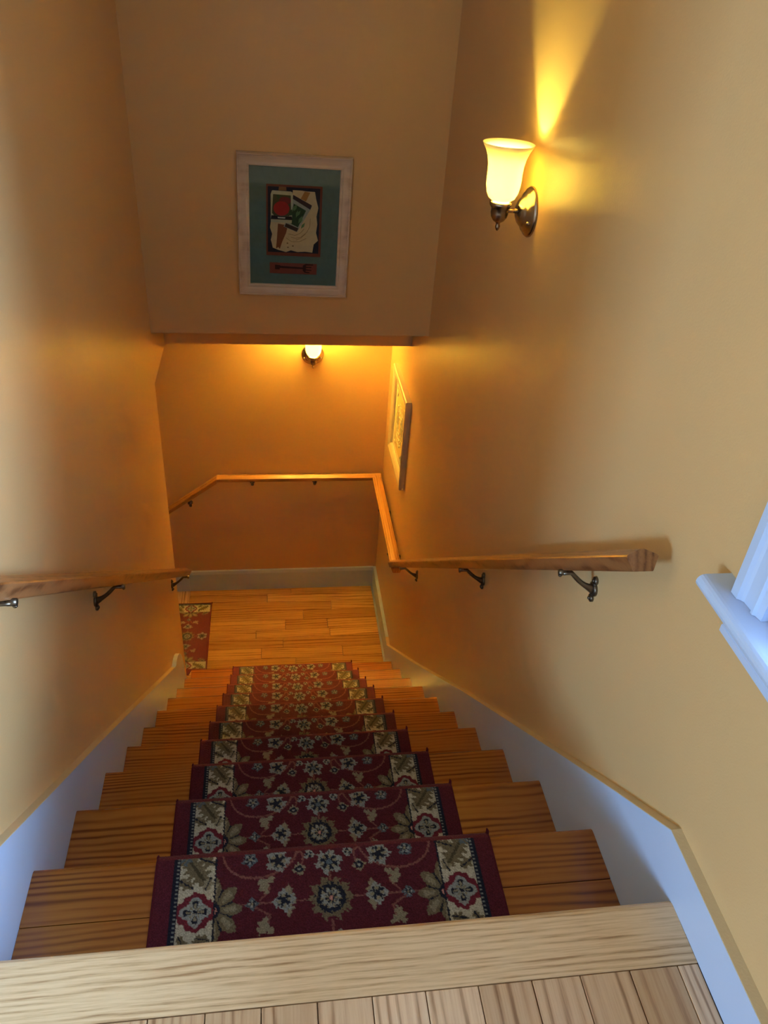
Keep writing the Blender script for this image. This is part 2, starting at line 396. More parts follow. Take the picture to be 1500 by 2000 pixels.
# ================================================================ STAIR CARPETS
FIELD = np.array((.078, .012, .021)); EDGE = np.array((.115, .017, .022)); CREAM = np.array((.40, .37, .29)); NAVY = np.array((.012, .014, .028))
OLIVE = np.array((.135, .110, .066)); GREY = np.array((.22, .235, .225)); BLUEG = np.array((.085, .11, .13)); TAN = np.array((.215, .185, .125)); ROSE = np.array((.42, .20, .17)); MAR = np.array((.13, .016, .028)); VINE = np.array((.17, .065, .055))
def smn(u, v, s, seed):
    r = np.random.RandomState(seed); out = np.zeros_like(u)
    for i in range(6):
        a = r.uniform(0, 2 * PI); f = s * r.uniform(.6, 1.7); out += np.sin((u * math.cos(a) + v * math.sin(a)) * f + r.uniform(0, 6.3))
    return out / 3.0
def put(col, mask, c): col[mask] = c
def blossom(col, u, v, cx, cy, r, n, outer, inner, core, ph=0., sq=1.0, lobes=.28):
    x = (u - cx); y = (v - cy) * sq; d = np.hypot(x, y); th = np.arctan2(y, x)
    w = 1 - lobes * .5 + lobes * .5 * np.cos(n * th + ph) + .06 * np.cos(3 * n * th + 1.3) + .07 * smn(u, v, 700, 5)
    put(col, d < r * w, outer)
    put(col, (d < r * w * .80) & (np.cos(n * th + ph + PI + .5 * smn(u, v, 500, 9)) > -.1) & (d > r * .22), NAVY)
    put(col, (d < r * w * .60) & (np.cos(n * th + ph) > .1), inner)
    put(col, (d < r * w * .30), NAVY)
    put(col, d < r * .2, core)
def leaf(col, u, v, cx, cy, L, wd, ang, c, vein=None):
    x = (u - cx) * math.cos(ang) + (v - cy) * math.sin(ang); y = -(u - cx) * math.sin(ang) + (v - cy) * math.cos(ang)
    t = np.clip(x / L, -1, 1); w = wd * (1 - t * t) * (1 + .35 * np.sin(x * 520))
    m = (np.abs(x) < L) & (np.abs(y) < w); put(col, m, c)
    if vein is not None: put(col, m & (np.abs(y) < wd * .16), vein); 
def crescent(col, u, v, cx, cy, r, a, c):
    dx, dy = u - cx, v - cy; d = np.hypot(dx, dy); ex, ey = math.cos(a), math.sin(a); th = (dx * ex + dy * ey) / (d + 1e-9)
    d2 = np.hypot(u - cx + ex * r * .55, v - cy + ey * r * .55)
    put(col, (d < r) & (d2 > r * .95), c)
def stroke(col, u, v, pts, w, c):
    for (x0, y0), (x1, y1) in zip(pts, pts[1:]):
        dx, dy = x1 - x0, y1 - y0; L2 = dx * dx + dy * dy
        t = np.clip(((u - x0) * dx + (v - y0) * dy) / L2, 0, 1)
        put(col, np.hypot(u - x0 - t * dx, v - y0 - t * dy) < w, c)
def pattern(u, v):
    """u across the stair (m, 0 centre), v back from the nosing edge (m)"""
    ju = u + .0011 * smn(u, v, 900, 1); jv = v + .0011 * smn(u, v, 900, 2)
    col = np.empty(u.shape + (3,)); col[:] = FIELD
    # winding vines
    for s in (-1, 1):
        pts = [(s * (.200 - .0 * i), 0) for i in ()]
        arc = [(s * (.125 + .068 * math.cos(PI * .97 * t)), .004 + .062 * math.sin(PI * .97 * t) * (1 - .25 * t)) for t in np.linspace(0, 1, 14)]
        stroke(col, ju, jv, arc, .0021, VINE)
        arc = [(s * (.095 - .045 * t), .014 - .008 * math.sin(PI * t)) for t in np.linspace(0, 1, 6)] + [(s * .047, .022), (s * .049, .036), (s * .056, .046)]
        stroke(col, ju, jv, arc, .0018, VINE)
        stroke(col, ju, jv, [(s * .02, .106), (s * .22, .106)], .0017, VINE)
        stroke(col, ju, jv, [(s * .125, .100), (s * .108, .082), (s * .112, .068)], .0018, VINE)
        stroke(col, ju, jv, [(s * .135, .112), (s * .108, .128), (s * .112, .146)], .0018, VINE)
        blossom(col, ju, jv, s * .093, .028, .0235, 5, GREY, TAN, NAVY, .4 * s)
        blossom(col, ju, jv, s * .144, .022, .015, 5, BLUEG, GREY, TAN, 1.2 * s)
        blossom(col, ju, jv, s * .055, .047, .0125, 4, TAN, NAVY, GREY, .8)
        blossom(col, ju, jv, s * .036, .019, .010, 3, GREY, TAN, GREY, .3 + s)
        # side flowers of the medallion row: tall lily with dark eye
        x0 = s * .079
        leaf(col, ju, jv, x0 - s * .004, .104, .031, .010, PI / 2, TAN)
        blossom(col, ju, jv, x0 + s * .004, .104, .0205, 4, GREY, TAN, NAVY, .5)
        leaf(col, ju, jv, s * .119, .074, .017, .0085, -s * 1.15, TAN); leaf(col, ju, jv, s * .108, .064, .010, .006, s * .5, TAN)
        leaf(col, ju, jv, s * .120, .146, .018, .009, s * 1.2, TAN); leaf(col, ju, jv, s * .109, .154, .010, .006, -s * .6, TAN)
        blossom(col, ju, jv, s * .139, .106, .0115, 4, BLUEG, GREY, TAN, 0)
        # large palmette growing out of the border band
        x = (ju - s * .206); y = jv - .112; d = np.hypot(x, y * .82); th = np.arctan2(y, -s * x)
        m = (d < .050 * (.84 + .16 * np.cos(8 * th))) & (-s * x > -.004)
        put(col, m, OLIVE); put(col, m & (np.abs(np.cos(4.0 * th)) < .22) & (d > .013) & (d < .041), NAVY)
        put(col, m & (d < .040) & (np.cos(8 * th) > .35) & (d > .019), TAN); put(col, m & (d < .012), NAVY); put(col, m & (d < .006), ROSE)
        leaf(col, ju, jv, s * .197, .20, .03, .012, .9 * s, OLIVE, NAVY)
        # cream border band
        band = (np.abs(ju * s - .2365) < .0315); put(col, band, CREAM)
        B = col.copy()
        leaf(B, ju, jv, s * .238, .036, .040, .018, PI / 2 + s * .62, OLIVE, OLIVE * .45); leaf(B, ju, jv, s * .220, .018, .018, .010, .4, OLIVE, NAVY)
        leaf(B, ju, jv, s * .256, .060, .017, .009, -.6 * s, OLIVE, NAVY); leaf(B, ju, jv, s * .217, .062, .015, .008, 1.2 * s, TAN, NAVY)
        leaf(B, ju, jv, s * .258, .012, .015, .009, .9 * s, BLUEG, OLIVE)
        leaf(B, ju, jv, s * .240, .186, .034, .015, PI / 2 - s * .6, OLIVE, OLIVE * .45); leaf(B, ju, jv, s * .222, .160, .014, .008, .2, OLIVE, NAVY); leaf(B, ju, jv, s * .256, .164, .014, .008, 1.1, OLIVE, NAVY)
        x = ju - s * .2365; y = jv - .112; d = np.hypot(x, y); th = np.arctan2(y, x)
        q = 1 + .07 * np.cos(4 * th) + .06 * np.cos(12 * th + .8)
        put(B, (d < .0330 * q), MAR); q2 = 1 + .18 * np.cos(4 * th)
        put(B, (d < .0235 * q2), GREY * 1.05); put(B, (d < .0175 * q2) & (np.cos(4 * th) > .25) & (d > .006), NAVY)
        put(B, (d < .0135 * q2) & (np.cos(8 * th) > .2), TAN); put(B, d < .004, NAVY)
        col[band] = B[band]
        put(col, np.abs(ju * s - .2045) < .0016, NAVY)
        # navy line with light stitches beside the plain edge
        put(col, np.abs(u * s - .2735) < .0062, NAVY); put(col, (np.abs(u * s - .2715) < .0016) & (np.sin(v * 2 * PI / .0075) > .1), GREY * .8)
    # centre
    blossom(col, ju, jv, 0, .037, .026, 6, GREY, TAN, BLUEG, PI / 2)
    stroke(col, ju, jv, [(0, .058), (0, .072)], .002, VINE)
    blossom(col, ju, jv, 0, .106, .041, 10, OLIVE, TAN, ROSE, 0, 1.0, .22)
    d = np.hypot(ju, jv - .106); th = np.arctan2(jv - .106, ju)
    put(col, (d < .026) & (d > .019) & (np.cos(10 * th + .4) > -.2), NAVY)
    blossom(col, ju, jv, 0, .106, .0185, 7, GREY, TAN, ROSE, .6)
    blossom(col, ju, jv, 0, .19, .03, 6, GREY, OLIVE, NAVY, 0)
    stroke(col, ju, jv, [(0, .145), (0, .165)], .002, VINE)
    # plain sides
    put(col, np.abs(u) > .2805, FIELD * 1.05)
    return col
def rug_grid(us, prof, vv):
    """prof: list of (y,z) positions for each v in vv; returns verts, faces, colours"""
    nu, nv = len(us), len(vv)
    U, V = np.meshgrid(us, vv); col = pattern(U, V)
    wrap = V < .011
    col[wrap] = EDGE
    rs_ = np.random.RandomState(3); col *= (1 + .16 * rs_.randn(nv, nu, 1)).clip(.55, 1.5); col = col.clip(.004, .9)
    return U, V, col
def rug_mesh(name, us, vv, pos):
    U, V, col = rug_grid(us, None, vv)
    rs_ = np.random.RandomState(8); verts = np.zeros(U.shape + (3,))
    P = np.array([pos(v) for v in vv])              # y, z, ny, nz
    h = rs_.randn(*U.shape) * .00035
    verts[..., 0] = U; verts[..., 1] = P[:, 0:1] + h * P[:, 2:3]; verts[..., 2] = P[:, 1:2] + h * P[:, 3:4]
    nu, nv = len(us), len(vv); idx = np.arange(nu * nv).reshape(nv, nu)
    f = np.stack([idx[:-1, :-1], idx[:-1, 1:], idx[1:, 1:], idx[1:, :-1]], -1).reshape(-1, 4)
    me = bpy.data.meshes.new(name); me.vertices.add(nu * nv); me.vertices.foreach_set('co', verts.reshape(-1).astype(np.float32))
    me.loops.add(f.size); me.loops.foreach_set('vertex_index', f.reshape(-1).astype(np.int32))
    me.polygons.add(len(f)); me.polygons.foreach_set('loop_start', np.arange(0, f.size, 4, dtype=np.int32))
    me.polygons.foreach_set('use_smooth', np.ones(len(f), dtype=bool))
    me.update(); me.validate()
    ca = me.color_attributes.new('weave', 'FLOAT_COLOR', 'POINT')
    ca.data.foreach_set('color', np.concatenate([col, np.ones(U.shape + (1,))], -1).reshape(-1).astype(np.float32))
    me.materials.append(m_rug)
    return me
TH = .007
def nose_pos(v):
    """v>=0 back along the tread; v<0 over the rounded nosing and down its front"""
    r = .014 + TH
    yc, zc = -.014, -.014
    flat = .014
    if v >= flat: return (-v, TH, 0, 1)
    s = flat - v; a = s / r
    if a < PI / 2 * 1.05: return (yc + r * math.sin(a), zc + r * math.cos(a), math.sin(a), math.cos(a))
    e = s - r * PI / 2 * 1.05
    return (yc + r * math.sin(PI / 2 * 1.05), zc + r * math.cos(PI / 2 * 1.05) - e, 1, 0)
us = np.linspace(-.309, .309, 413); vv = np.linspace(-.055, .232, 192)
rug_me = rug_mesh('carpet', us, vv, nose_pos)
def rug_under(pos, v0, v1, hw, th):
    """bound edge round the carpet: closed low strip at both sides and at the nosing"""
    bm = NB()
    pts = [pos(v) for v in np.linspace(v0, v1, 40)]
    for s in (-1, 1):
        tube(bm, [(s * hw, y - ny * th * .5, z - nz * th * .5) for y, z, ny, nz in pts], (.0034, .0042), 8)
    for v in (v0, v1):
        y, z, ny, nz = pos(v); tube(bm, [(-hw, y - ny * th * .45, z - nz * th * .45), (hw, y - ny * th * .45, z - nz * th * .45)], .0036, 8)
    # loose corner tuft where the binding turns over the nosing
    y, z, ny, nz = pos(-.004)
    tube(bm, [(hw + .001, y - .004, z - .004), (hw + .002, y + .001, z + .006), (hw + .0005, y + .003, z + .011)], [.004, .003, .0012], 6)
    tube(bm, [(-hw - .001, y - .004, z - .006), (-hw - .002, y - .001, z + .001), (-hw - .001, y + .001, z + .004)], [.004, .003, .0014], 6)
    return bm
bind_bm = rug_under(nose_pos, -.055, .232, .309, TH)
bind_me = bpy.data.meshes.new('binding'); bind_bm.to_mesh(bind_me); bind_bm.free(); bind_me.materials.append(m_bind)
ords = ['on the top step', 'on the second step from the top', 'on the third step from the top', 'on the fourth step from the top', 'on the fifth step down',
        'on the sixth step down', 'on the seventh step down', 'on the third step up from the landing', 'on the second step up from the landing', 'on the lowest step above the landing']
dxs = [.003, 0.0, .004, -.002, .001, .003, .006, .006, .004, 0.0]
for k in range(10):
    y, z = NOSE[k + 1]
    t = thing('stair_carpet', 'maroon floral carpet piece wrapped over the nosing ' + ords[k], 'carpet', (dxs[k], y, z), 'floral stair carpets')
    t.rotation_euler = (0, 0, 0.0)
    o = bpy.data.objects.new('pile', rug_me); C.objects.link(o); o.parent = t
    o = bpy.data.objects.new('binding', bind_me); C.objects.link(o); o.parent = t
# carpet on the left edge of the landing (turned a quarter): nosing faces -x
t = thing('stair_carpet', 'maroon floral carpet piece at the left edge of the lower landing beside the wall end', 'carpet', (-.70, 2.812, ZL), 'floral stair carpets')
t.rotation_euler = (0, 0, PI / 2)
def land_pos(v): return (-v, TH, 0, 1)
me2 = rug_mesh('carpet_landing', np.linspace(-.262, .284, 200), np.linspace(-.018, .228, 110), land_pos)
o = bpy.data.objects.new('pile', me2); C.objects.link(o); o.parent = t
bm = NB()
for s in (-.262, .284):
    tube(bm, [(s, .018, .004), (s, -.228, .004)], (.004, .005), 8)
tube(bm, [(-.262, -.228, .0045), (.284, -.228, .0045)], (.005, .006), 8); tube(bm, [(.284, -.232, .004), (.284, -.232, .016)], [.004, .001], 6)
obj('binding', bm, m_bind, t)
bm = NB(); 
prism(bm, [(-.262, -.118), (-.262, -.150), (-.302, -.135), (-.296, -.122)], 2, .0005, TH)
o = obj('loose_corner', bm, m_bind, t); o['label'] = 'frayed loose corner tab of the carpet'

# ================================================================ HANDRAILS
RH = .036
def rail_profile(hw, hh=None, c=None, cb=None):
    # five-sided rail: low ridge on top, broad shoulders, narrower flat underside; heights measured down from the ridge
    return [(-.003, -.0003), (.003, -.0003), (hw - .002, -.0095), (hw, -.0125), (hw * .66, -RH + .002), (hw * .60, -RH), (-hw * .60, -RH), (-hw * .66, -RH + .002), (-hw, -.0125), (-hw + .002, -.0095)]
def rail_yz(name, xc, pA, pB, hw, hh, m, parent, vertical_cut=(True, True)):
    """bar in a plane x = const from pA to pB (y,z are of the top centre line), ends cut plumb when asked"""
    (y0, z0), (y1, z1) = pA, pB; d = Vector((0, y1 - y0, z1 - z0)).normalized(); n = Vector((0, -d.z, d.y))
    if n.z < 0: n = -n
    bm = NB(); rings = []
    for (y, z), cut in zip((pA, pB), vertical_cut):
        ring = []
        for a, b in rail_profile(hw, hh):
            q = Vector((xc + a, y, z)) + n * b
            if cut: q = q - d * ((q.y - y) / d.y)
            ring.append(bm.verts.new(q))
        rings.append(ring)
    k = len(rings[0]); bm.faces.new(rings[0]); bm.faces.new(list(reversed(rings[1])))
    for i in range(k): bm.faces.new((rings[0][i], rings[0][(i + 1) % k], rings[1][(i + 1) % k], rings[1][i]))
    return obj(name, bm, m, parent)
def bracket(parent, base, out, drop, name='bracket'):
    """base = point on the wall; out = unit vector away from the wall; drop = rail underside point"""
    base = Vector(base); out = Vector(out); drop = Vector(drop); up = Vector((0, 0, 1)); side = out.cross(up).normalized()
    bm = NB()
    # wall plate: elongated with a lobe above and below
    for dz, r in ((0, .0155), (.021, .0085), (-.023, .0085)):
        c = base + up * dz
        tube(bm, [c, c + out * .005, c + out * .0065], [r, r, r * .7], 14)
    box_pts = [base + up * .02 + out * .001, base - up * .021 + out * .001]
    tube(bm, [base - up * .028 + out * .003, base + up * .026 + out * .003], [(.0065, .0035)] * 2, 10)
    for dz in (.021, -.023):
        c = base + up * dz; tube(bm, [c + out * .006, c + out * .009], [.0045, .003], 8)
    # curved arm rising to the rail
    pts = []; s = base + out * .004
    e = drop - up * .004
    for i in range(9):
        t_ = i / 8; q = s.lerp(e, t_); q = q + up * (-.006 * math.sin(PI * t_)) ; pts.append(q)
    pts[-1] = e - up * .001; pts.append(e - up * .001 + out * .016)
    rad = [(.009, .0105), (.0075, .0085), (.006, .0065), (.0055, .0055), (.0055, .005), (.0055, .005), (.006, .0048), (.007, .0045), (.0075, .0042), (.007, .0042)]
    tube(bm, pts, rad, 10)
    # saddle under the rail with its screw boss
    tube(bm, [e + out * .010 - up * .001, e + out * .024 - up * .001], [.0062, .0062], 12); tube(bm, [e + out * .020 - up * .006, e + out * .020 - up * .010], [.0045, .0035], 8)
    o1 = obj(name, bm, m_bronze, parent, True)
    return o1
HW = .0265; HH = .018; XR = .484
def zr(y): return .442 - .8005 * (y - .312)      # top line of the sloping right rail
CORY = 2.352
hr = thing('handrail', 'oak handrail on right wall turning level around the landing and along far wall', 'handrail')
o = rail_yz('rail', XR, (.288, zr(.288)), (CORY, zr(CORY)), HW, HH, m_rail, hr, (False, True)); o['label'] = 'long sloping rail on the right wall'
zt = zr(CORY)
zlv = -1.222
o = rail_yz('rail', XR + .016, (CORY - .022, zlv + .002), (YF - .048, zlv), HW, .0185, m_rail_lv, hr); o['label'] = 'level rail on the right wall over the landing'
def rail_xz(parent, yc, pA, pB, hw, hh, m):
    (x0, z0), (x1, z1) = pA, pB; d = Vector((x1 - x0, 0, z1 - z0)).normalized(); n = Vector((-d.z, 0, d.x))
    if n.z < 0: n = -n
    bm = NB(); rings = []
    for (x, z) in (pA, pB):
        ring = []
        for a, b in rail_profile(hw):
            q = Vector((x, yc + a, z)) + n * b; q = q - d * ((q.x - x) / d.x); ring.append(bm.verts.new(q))
        rings.append(ring)
    k = len(rings[0]); bm.faces.new(rings[0]); bm.faces.new(list(reversed(rings[1])))
    for i in range(k): bm.faces.new((rings[0][i], rings[0][(i + 1) % k], rings[1][(i + 1) % k], rings[1][i]))
    return obj('rail', bm, m, parent)
YR = YF - .056
o = rail_xz(hr, YR, (-.398, -1.2205), (.524, -1.2205), .025, .018, m_rail_x); o['label'] = 'level rail on the far wall'
o = rail_xz(hr, YR, (-.399, -1.2205), (-1.5, -1.2205 - 1.101 * .735), .025, .018, m_rail_x); o['label'] = 'rail on the far wall sloping down to the left'
under = RH * math.sqrt(1 + .8 ** 2) - .0005
for y in (.505, 1.17, 2.06):
    bracket(hr, (XW, y, zr(y) - under - .050), (-1, 0, 0), (XR, y, zr(y) - under))
for y in (2.49, 2.88):
    bracket(hr, (XW, y, zlv - RH - .042), (-1, 0, 0), (XR + .016, y, zlv - RH))
for x in (-.205, .15):
    bracket(hr, (x, YF, -1.2565 - .038), (0, -1, 0), (x, YR, -1.2565))
bracket(hr, (-.56, YF, -1.2205 - .162 * .735 - .045 - .05), (0, -1, 0), (-.56, YR, -1.2205 - .162 * .735 - .045))
hl = thing('handrail', 'oak handrail on the left wall ending just past the lower wall corner', 'handrail')
XL = -.4875
def zl_(y): return .447 - .7985 * (y - .28)
rail_yz('rail', XL, (.10, zl_(.10)), (2.262, zl_(2.262)), HW, HH, m_rail, hl, (False, False))
for y in (.30, .968, 2.165):
    bracket(hl, (-XW, y, zl_(y) - under - .050), (1, 0, 0), (XL, y, zl_(y) - under))

# ================================================================ SCONCES
def sconce(loc, rotz, label, watts):
    """origin on the wall at the plate centre, +x out of the wall"""
    t = thing('wall_sconce', label, 'wall lamp', loc, 'opal glass wall sconces'); t.rotation_euler = (0, 0, rotz)
    # stepped dome back plate (revolved about x)
    bm = NB(); seg = 44; rings = []
    prof = [(.058, 0), (.0585, .004), (.055, .009), (.048, .012), (.0455, .0165), (.038, .0185), (.034, .024), (.026, .031), (.015, .036), (.005, .038)]
    for r, x in prof: rings.append([bm.verts.new((x, r * math.cos(2 * PI * i / seg), r * math.sin(2 * PI * i / seg))) for i in range(seg)])
    for a, b in zip(rings, rings[1:]):
        for i in range(seg): bm.faces.new((a[i], a[(i + 1) % seg], b[(i + 1) % seg], b[i]))
    bm.faces.new(rings[0]); bm.faces.new(rings[-1])
    obj('back_plate', bm, m_nickel, t, True)
    for s in (-1, 1):
        bm = NB(); tube(bm, [(.010, s * .043, -.016), (.0175, s * .043, -.016), (.0205, s * .043, -.016)], [.0045, .0045, .0022], 10)
        obj('screw', bm, m_nickel, t, True)
    bm = NB(); tube(bm, [(.03, 0, .002), (.05, 0, .001), (.07, 0, .001), (.078, 0, .002)], [.0062, .0052, .0052, .0062], 12); obj('arm', bm, m_nickel, t, True)
    cx = .077
    bm = NB()
    lathe(bm, [(.0022, -.046), (.005, -.041), (.0062, -.036), (.0045, -.031), (.006, -.027), (.0135, -.0225), (.0195, -.014), (.0215, -.004), (.021, .006), (.0225, .008), (.0262, .014), (.0275, .021), (.024, .022), (.003, .0225)], cx, 0, 36)
    obj('cup', bm, m_nickel, t, True)
    outer = [(.010, .0235), (.022, .0245), (.0315, .031), (.0375, .043), (.0405, .058), (.0415, .072), (.0412, .088), (.0422, .104), (.0455, .120), (.0510, .134), (.0570, .144), (.0610, .150)]
    bm = NB(); lathe(bm, outer + [(.0608, .1515)] + [(r - .0022, z + .0008) for r, z in reversed(outer[1:])], cx, 0, 56, cap=False)
    obj('glass_shade', bm, m_shade, t, True)
    bm = NB(); lathe(bm, [(.009, .024), (.009, .036), (.011, .041), (.017, .052), (.0185, .062), (.016, .073), (.009, .079), (.002, .081)], cx, 0, 20)
    b = obj('bulb', bm, m_bulb, t, True); b.visible_shadow = True
    d = bpy.data.lights.new('bulb_light', 'POINT'); d.energy = watts; d.color = (1.0, 0.90, 0.22); d.shadow_soft_size = .010
    L = bpy.data.objects.new('bulb_light', d); C.objects.link(L); L.parent = t; L.location = (cx, 0, .068)
    return t
sconce((XW, 1.30, .712), PI, 'lit opal glass wall sconce on right wall beside the stairwell', 5.0)
sconce((.127, YF, -.515), -PI / 2, 'lit opal glass wall sconce on far wall, partly behind the hanging wall', 640.0)

# ================================================================ PICTURES
def frame_piece(bm, w, h, fw, d, prof):
    """mitred moulding; prof = list of (inset from outer edge, height out of wall)"""
    loops = []
    for ins, z in prof:
        x, y = w / 2 - ins, h / 2 - ins; loops.append([bm.verts.new(p) for p in ((-x, -z, -y), (x, -z, -y), (x, -z, y), (-x, -z, y))])
    for a, b in zip(loops, loops[1:]):
        for i in range(4): bm.faces.new((a[i], a[(i + 1) % 4], b[(i + 1) % 4], b[i]))
def flat(bm, pts, y, th=.0006):
    prism(bm, pts, 1, -y - th, -y)
def circ(cx, cz, rx, rz, n=22): return [(cx + rx * math.cos(2 * PI * i / n), cz + rz * math.sin(2 * PI * i / n)) for i in range(n)]
def A(name, c, r=.7, n=.06, s=60): return simple(name, tuple(min(.85, v * 1.5 + .004) for v in c), r, 0, n, s, .3)
# picture on the hanging wall; local x right, -y out of wall, z up
p1 = thing('framed_picture', 'whitewashed framed garden collage with teal mat on hanging wall', 'picture', (.004, YH - .0005, .371)); p1.rotation_euler = (0, math.radians(.9), 0)
bm = NB(); frame_piece(bm, .404, .50, .043, .025, [(0, 0), (0, .018), (.003, .024), (.007, .024), (.009, .021), (.013, .021), (.030, .017), (.036, .019), (.041, .018), (.043, .012), (.043, .004)])
obj('frame', bm, m_frame, p1)
bm = NB(); box(bm, -.2, .2, -.006, -.001, -.248, .248); obj('backing', bm, A('kraft_backing', (.3, .2, .12)), p1)
# mat with two openings built as strips
mat_teal = A('teal_mat_board', (.095, .150, .140), .8)
bm = NB(); X0, X1, Z0, Z1 = -.162, .162, -.212, .208; a0, a1, b0, b1 = -.100, .0985, -.1015, .1485; c0, c1, d0, d1 = -.088, .0865, -.168, -.127
for q in ((X0, a0, Z0, Z1), (a1, X1, Z0, Z1), (a0, a1, b1, Z1), (a0, a1, d1, b0), (a0, a1, Z0, d0), (a0, c0, d0, d1), (c1, a1, d0, d1)):
    box(bm, q[0], q[1], -.0105, -.0085, q[2], q[3])
obj('mat_board', bm, mat_teal, p1)
bm = NB(); rust = A('rust_inner_mat', (.17, .045, .03), .8)
for q in ((a0 - .002, -.0945, b0, b1), (.0905, a1 + .002, b0, b1), (-.0945, .0905, .1405, b1 + .002), (-.0945, .0905, b0 - .002, -.0895)): box(bm, q[0], q[1], -.0084, -.0075, q[2], q[3])
obj('inner_mat', bm, rust, p1)
bm = NB(); flat(bm, [(-.097, -.092), (.093, -.092), (.093, .143), (-.097, .143)], .0062); obj('ground_paper', bm, A('navy_ground_paper', (.012, .018, .035)), p1)
paper = [(-0.0064, 0.1309), (0.023, 0.1309), (0.0432, 0.1288), (0.0719, 0.1287), (0.0771, 0.103), (0.0856, 0.0738), (0.0798, 0.0435), (0.0835, 0.0167), (0.08, -0.0142), (0.0879, -0.0415), (0.0726, -0.0562), (0.0683, -0.0863), (0.0418, -0.0839), (0.0137, -0.0863), (-0.0109, -0.081), (-0.0283, -0.0881), (-0.0562, -0.0813), (-0.077, -0.0735), (-0.0805, -0.0563), (-0.0839, -0.0461), (-0.0788, -0.0252), (-0.0866, -0.0018), (-0.0838, 0.0185), (-0.077, 0.0289), (-0.0095, 0.0656)]
def piece(name, pts, y, c, th=.0005):
    bm = NB(); flat(bm, pts, y, th); return obj(name, bm, A(name + '_ink', c), p1)
piece('torn_paper', paper, .0070, (.52, .40, .24))
piece('ribbon', [(0.0358, 0.1284), (0.0551, 0.1252), (0.0407, 0.0945), (0.0219, 0.1033)], .0076, (.34, .16, .05))
piece('ribbon', [(-0.0583, 0.0131), (-0.0224, 0.0081), (-0.029, -0.0194), (-0.0425, -0.0511), (-0.051, -0.0776), (-0.0562, -0.0708), (-0.0649, -0.0765), (-0.0616, -0.0381)], .0076, (.19, .06, .025))
piece('ribbon', [(-0.0539, 0.1481), (-0.0307, 0.1471), (-0.0288, 0.1281), (-0.0571, 0.1281)], .0076, (.22, .10, .04))
pk = piece('seed_packet', [(-0.0062, 0.1132), (0.0633, 0.0793), (0.0552, 0.064), (0.0106, -0.0141), (-0.0378, 0.004), (-0.0095, 0.0656)], .0082, (.30, .30, .26))
for nm, pts, c in (('header_band', [(-0.0052, 0.1155), (0.0621, 0.0825), (0.0568, 0.0674), (-0.006, 0.1018)], (.03, .02, .03)), ('leaf_print', [(-0.003, 0.0857), (0.0415, 0.0633), (0.0138, 0.0031), (-0.0122, 0.0154)], (.02, .055, .025)),
                   ('footer_band', [(-0.0293, 0.0162), (0.0156, -0.0002), (0.0096, -0.0124), (-0.0343, 0.0041)], (.04, .025, .02))):
    bm = NB(); flat(bm, pts, .0088, .0003); obj(nm, bm, A(nm + '_ink', c), pk)
bm = NB()
for i in range(7):
    cx, cz, an = (-.002 + .007 * i * .8, .070 - .010 * i + (.012 if i % 2 else 0), .9 + .2 * (i % 3))
    flat(bm, [(cx - .012 * math.cos(an), cz - .014 * math.sin(an)), (cx + .004, cz - .003), (cx + .012 * math.cos(an), cz + .014 * math.sin(an)), (cx - .004, cz + .003)], .0092, .0002)
obj('leaf_print', bm, A('pale_green_ink', (.10, .20, .09)), pk)
pk = piece('seed_packet', [(-0.0804, 0.1252), (-0.0780, .1275), (-.0130, .1262), (-0.0084, 0.1236), (-0.0061, 0.1116), (-0.0088, 0.0172), (-0.0838, 0.0185), (-0.0844, 0.1138)], .0096, (.42, .40, .27))
for nm, pts, c in (('packet_ground', [(-0.0757, 0.1148), (-0.0135, 0.1132), (-0.0117, 0.0502), (-0.0191, 0.0414), (-0.0727, 0.0421), (-0.0797, 0.0504)], (.06, .065, .03)),
                   ('packet_label', [(-0.0821, 0.042), (-0.0091, 0.0407), (-0.0073, 0.0284), (-0.0838, 0.0286)], (.012, .012, .015))):
    bm = NB(); flat(bm, pts, .0102, .0003); obj(nm, bm, A(nm + '_ink', c), pk)
bm = NB(); flat(bm, circ(-.034, .094, .021, .014), .0105, .0002); obj('tomato_print', bm, A('dull_red_ink', (.17, .025, .025)), pk)
bm = NB(); flat(bm, circ(-.046, .067, .0285, .025), .0108, .0002); obj('tomato_print', bm, A('tomato_red_ink', (.33, .02, .02)), pk)
bm = NB(); flat(bm, [(-.066, .112), (-.056, .115), (-.050, .104), (-.058, .098)], .0109, .0002); obj('leaf_print', bm, A('deep_green_ink', (.03, .07, .03)), pk); bm = NB(); flat(bm, [(-.02, .06), (-.008, .066), (-.006, .046), (-.016, .044)], .0109, .0002); obj('leaf_print', bm, A('deep_green_ink', (.03, .07, .03)), pk)
bm = NB(); flat(bm, [(-.060, .0375), (-.032, .037), (-.033, .0325), (-.058, .033)], .0105, .0002); obj('label_mark', bm, A('white_ink', (.5, .5, .45)), pk)
bm = NB()
for arc in ([(-0.0115, -0.0323), (0.0059, -0.0367), (0.0266, -0.0305), (0.047, -0.0124), (0.0568, 0.0086), (0.0577, 0.0357)], [(-0.0288, -0.0366), (-0.0078, -0.0494), (0.02, -0.0481), (.045, -.035)], [(0.0077, -0.0425), (0.0232, -0.0359), (0.0419, -0.0195)], [(-.02, -.022), (.004, -.026), (.022, -.018), (.036, -.002)]):
    tube(bm, [(x, -.0077, z) for x, z in arc], .0007, 5)
for x, z in ((-0.0234, -0.0554), (-0.0215, -0.0703), (-0.0034, -0.0649)): flat(bm, circ(x, z, .0035, .0028, 8), .0076, .0003)
obj('pencil_drawing', bm, A('brown_ink', (.20, .12, .06)), p1)
fk = piece('fork_panel', [(-.0890, -.1265), (.0875, -.1265), (.0875, -.169), (-.0890, -.169)], .0072, (.21, .05, .035))
bm = NB()
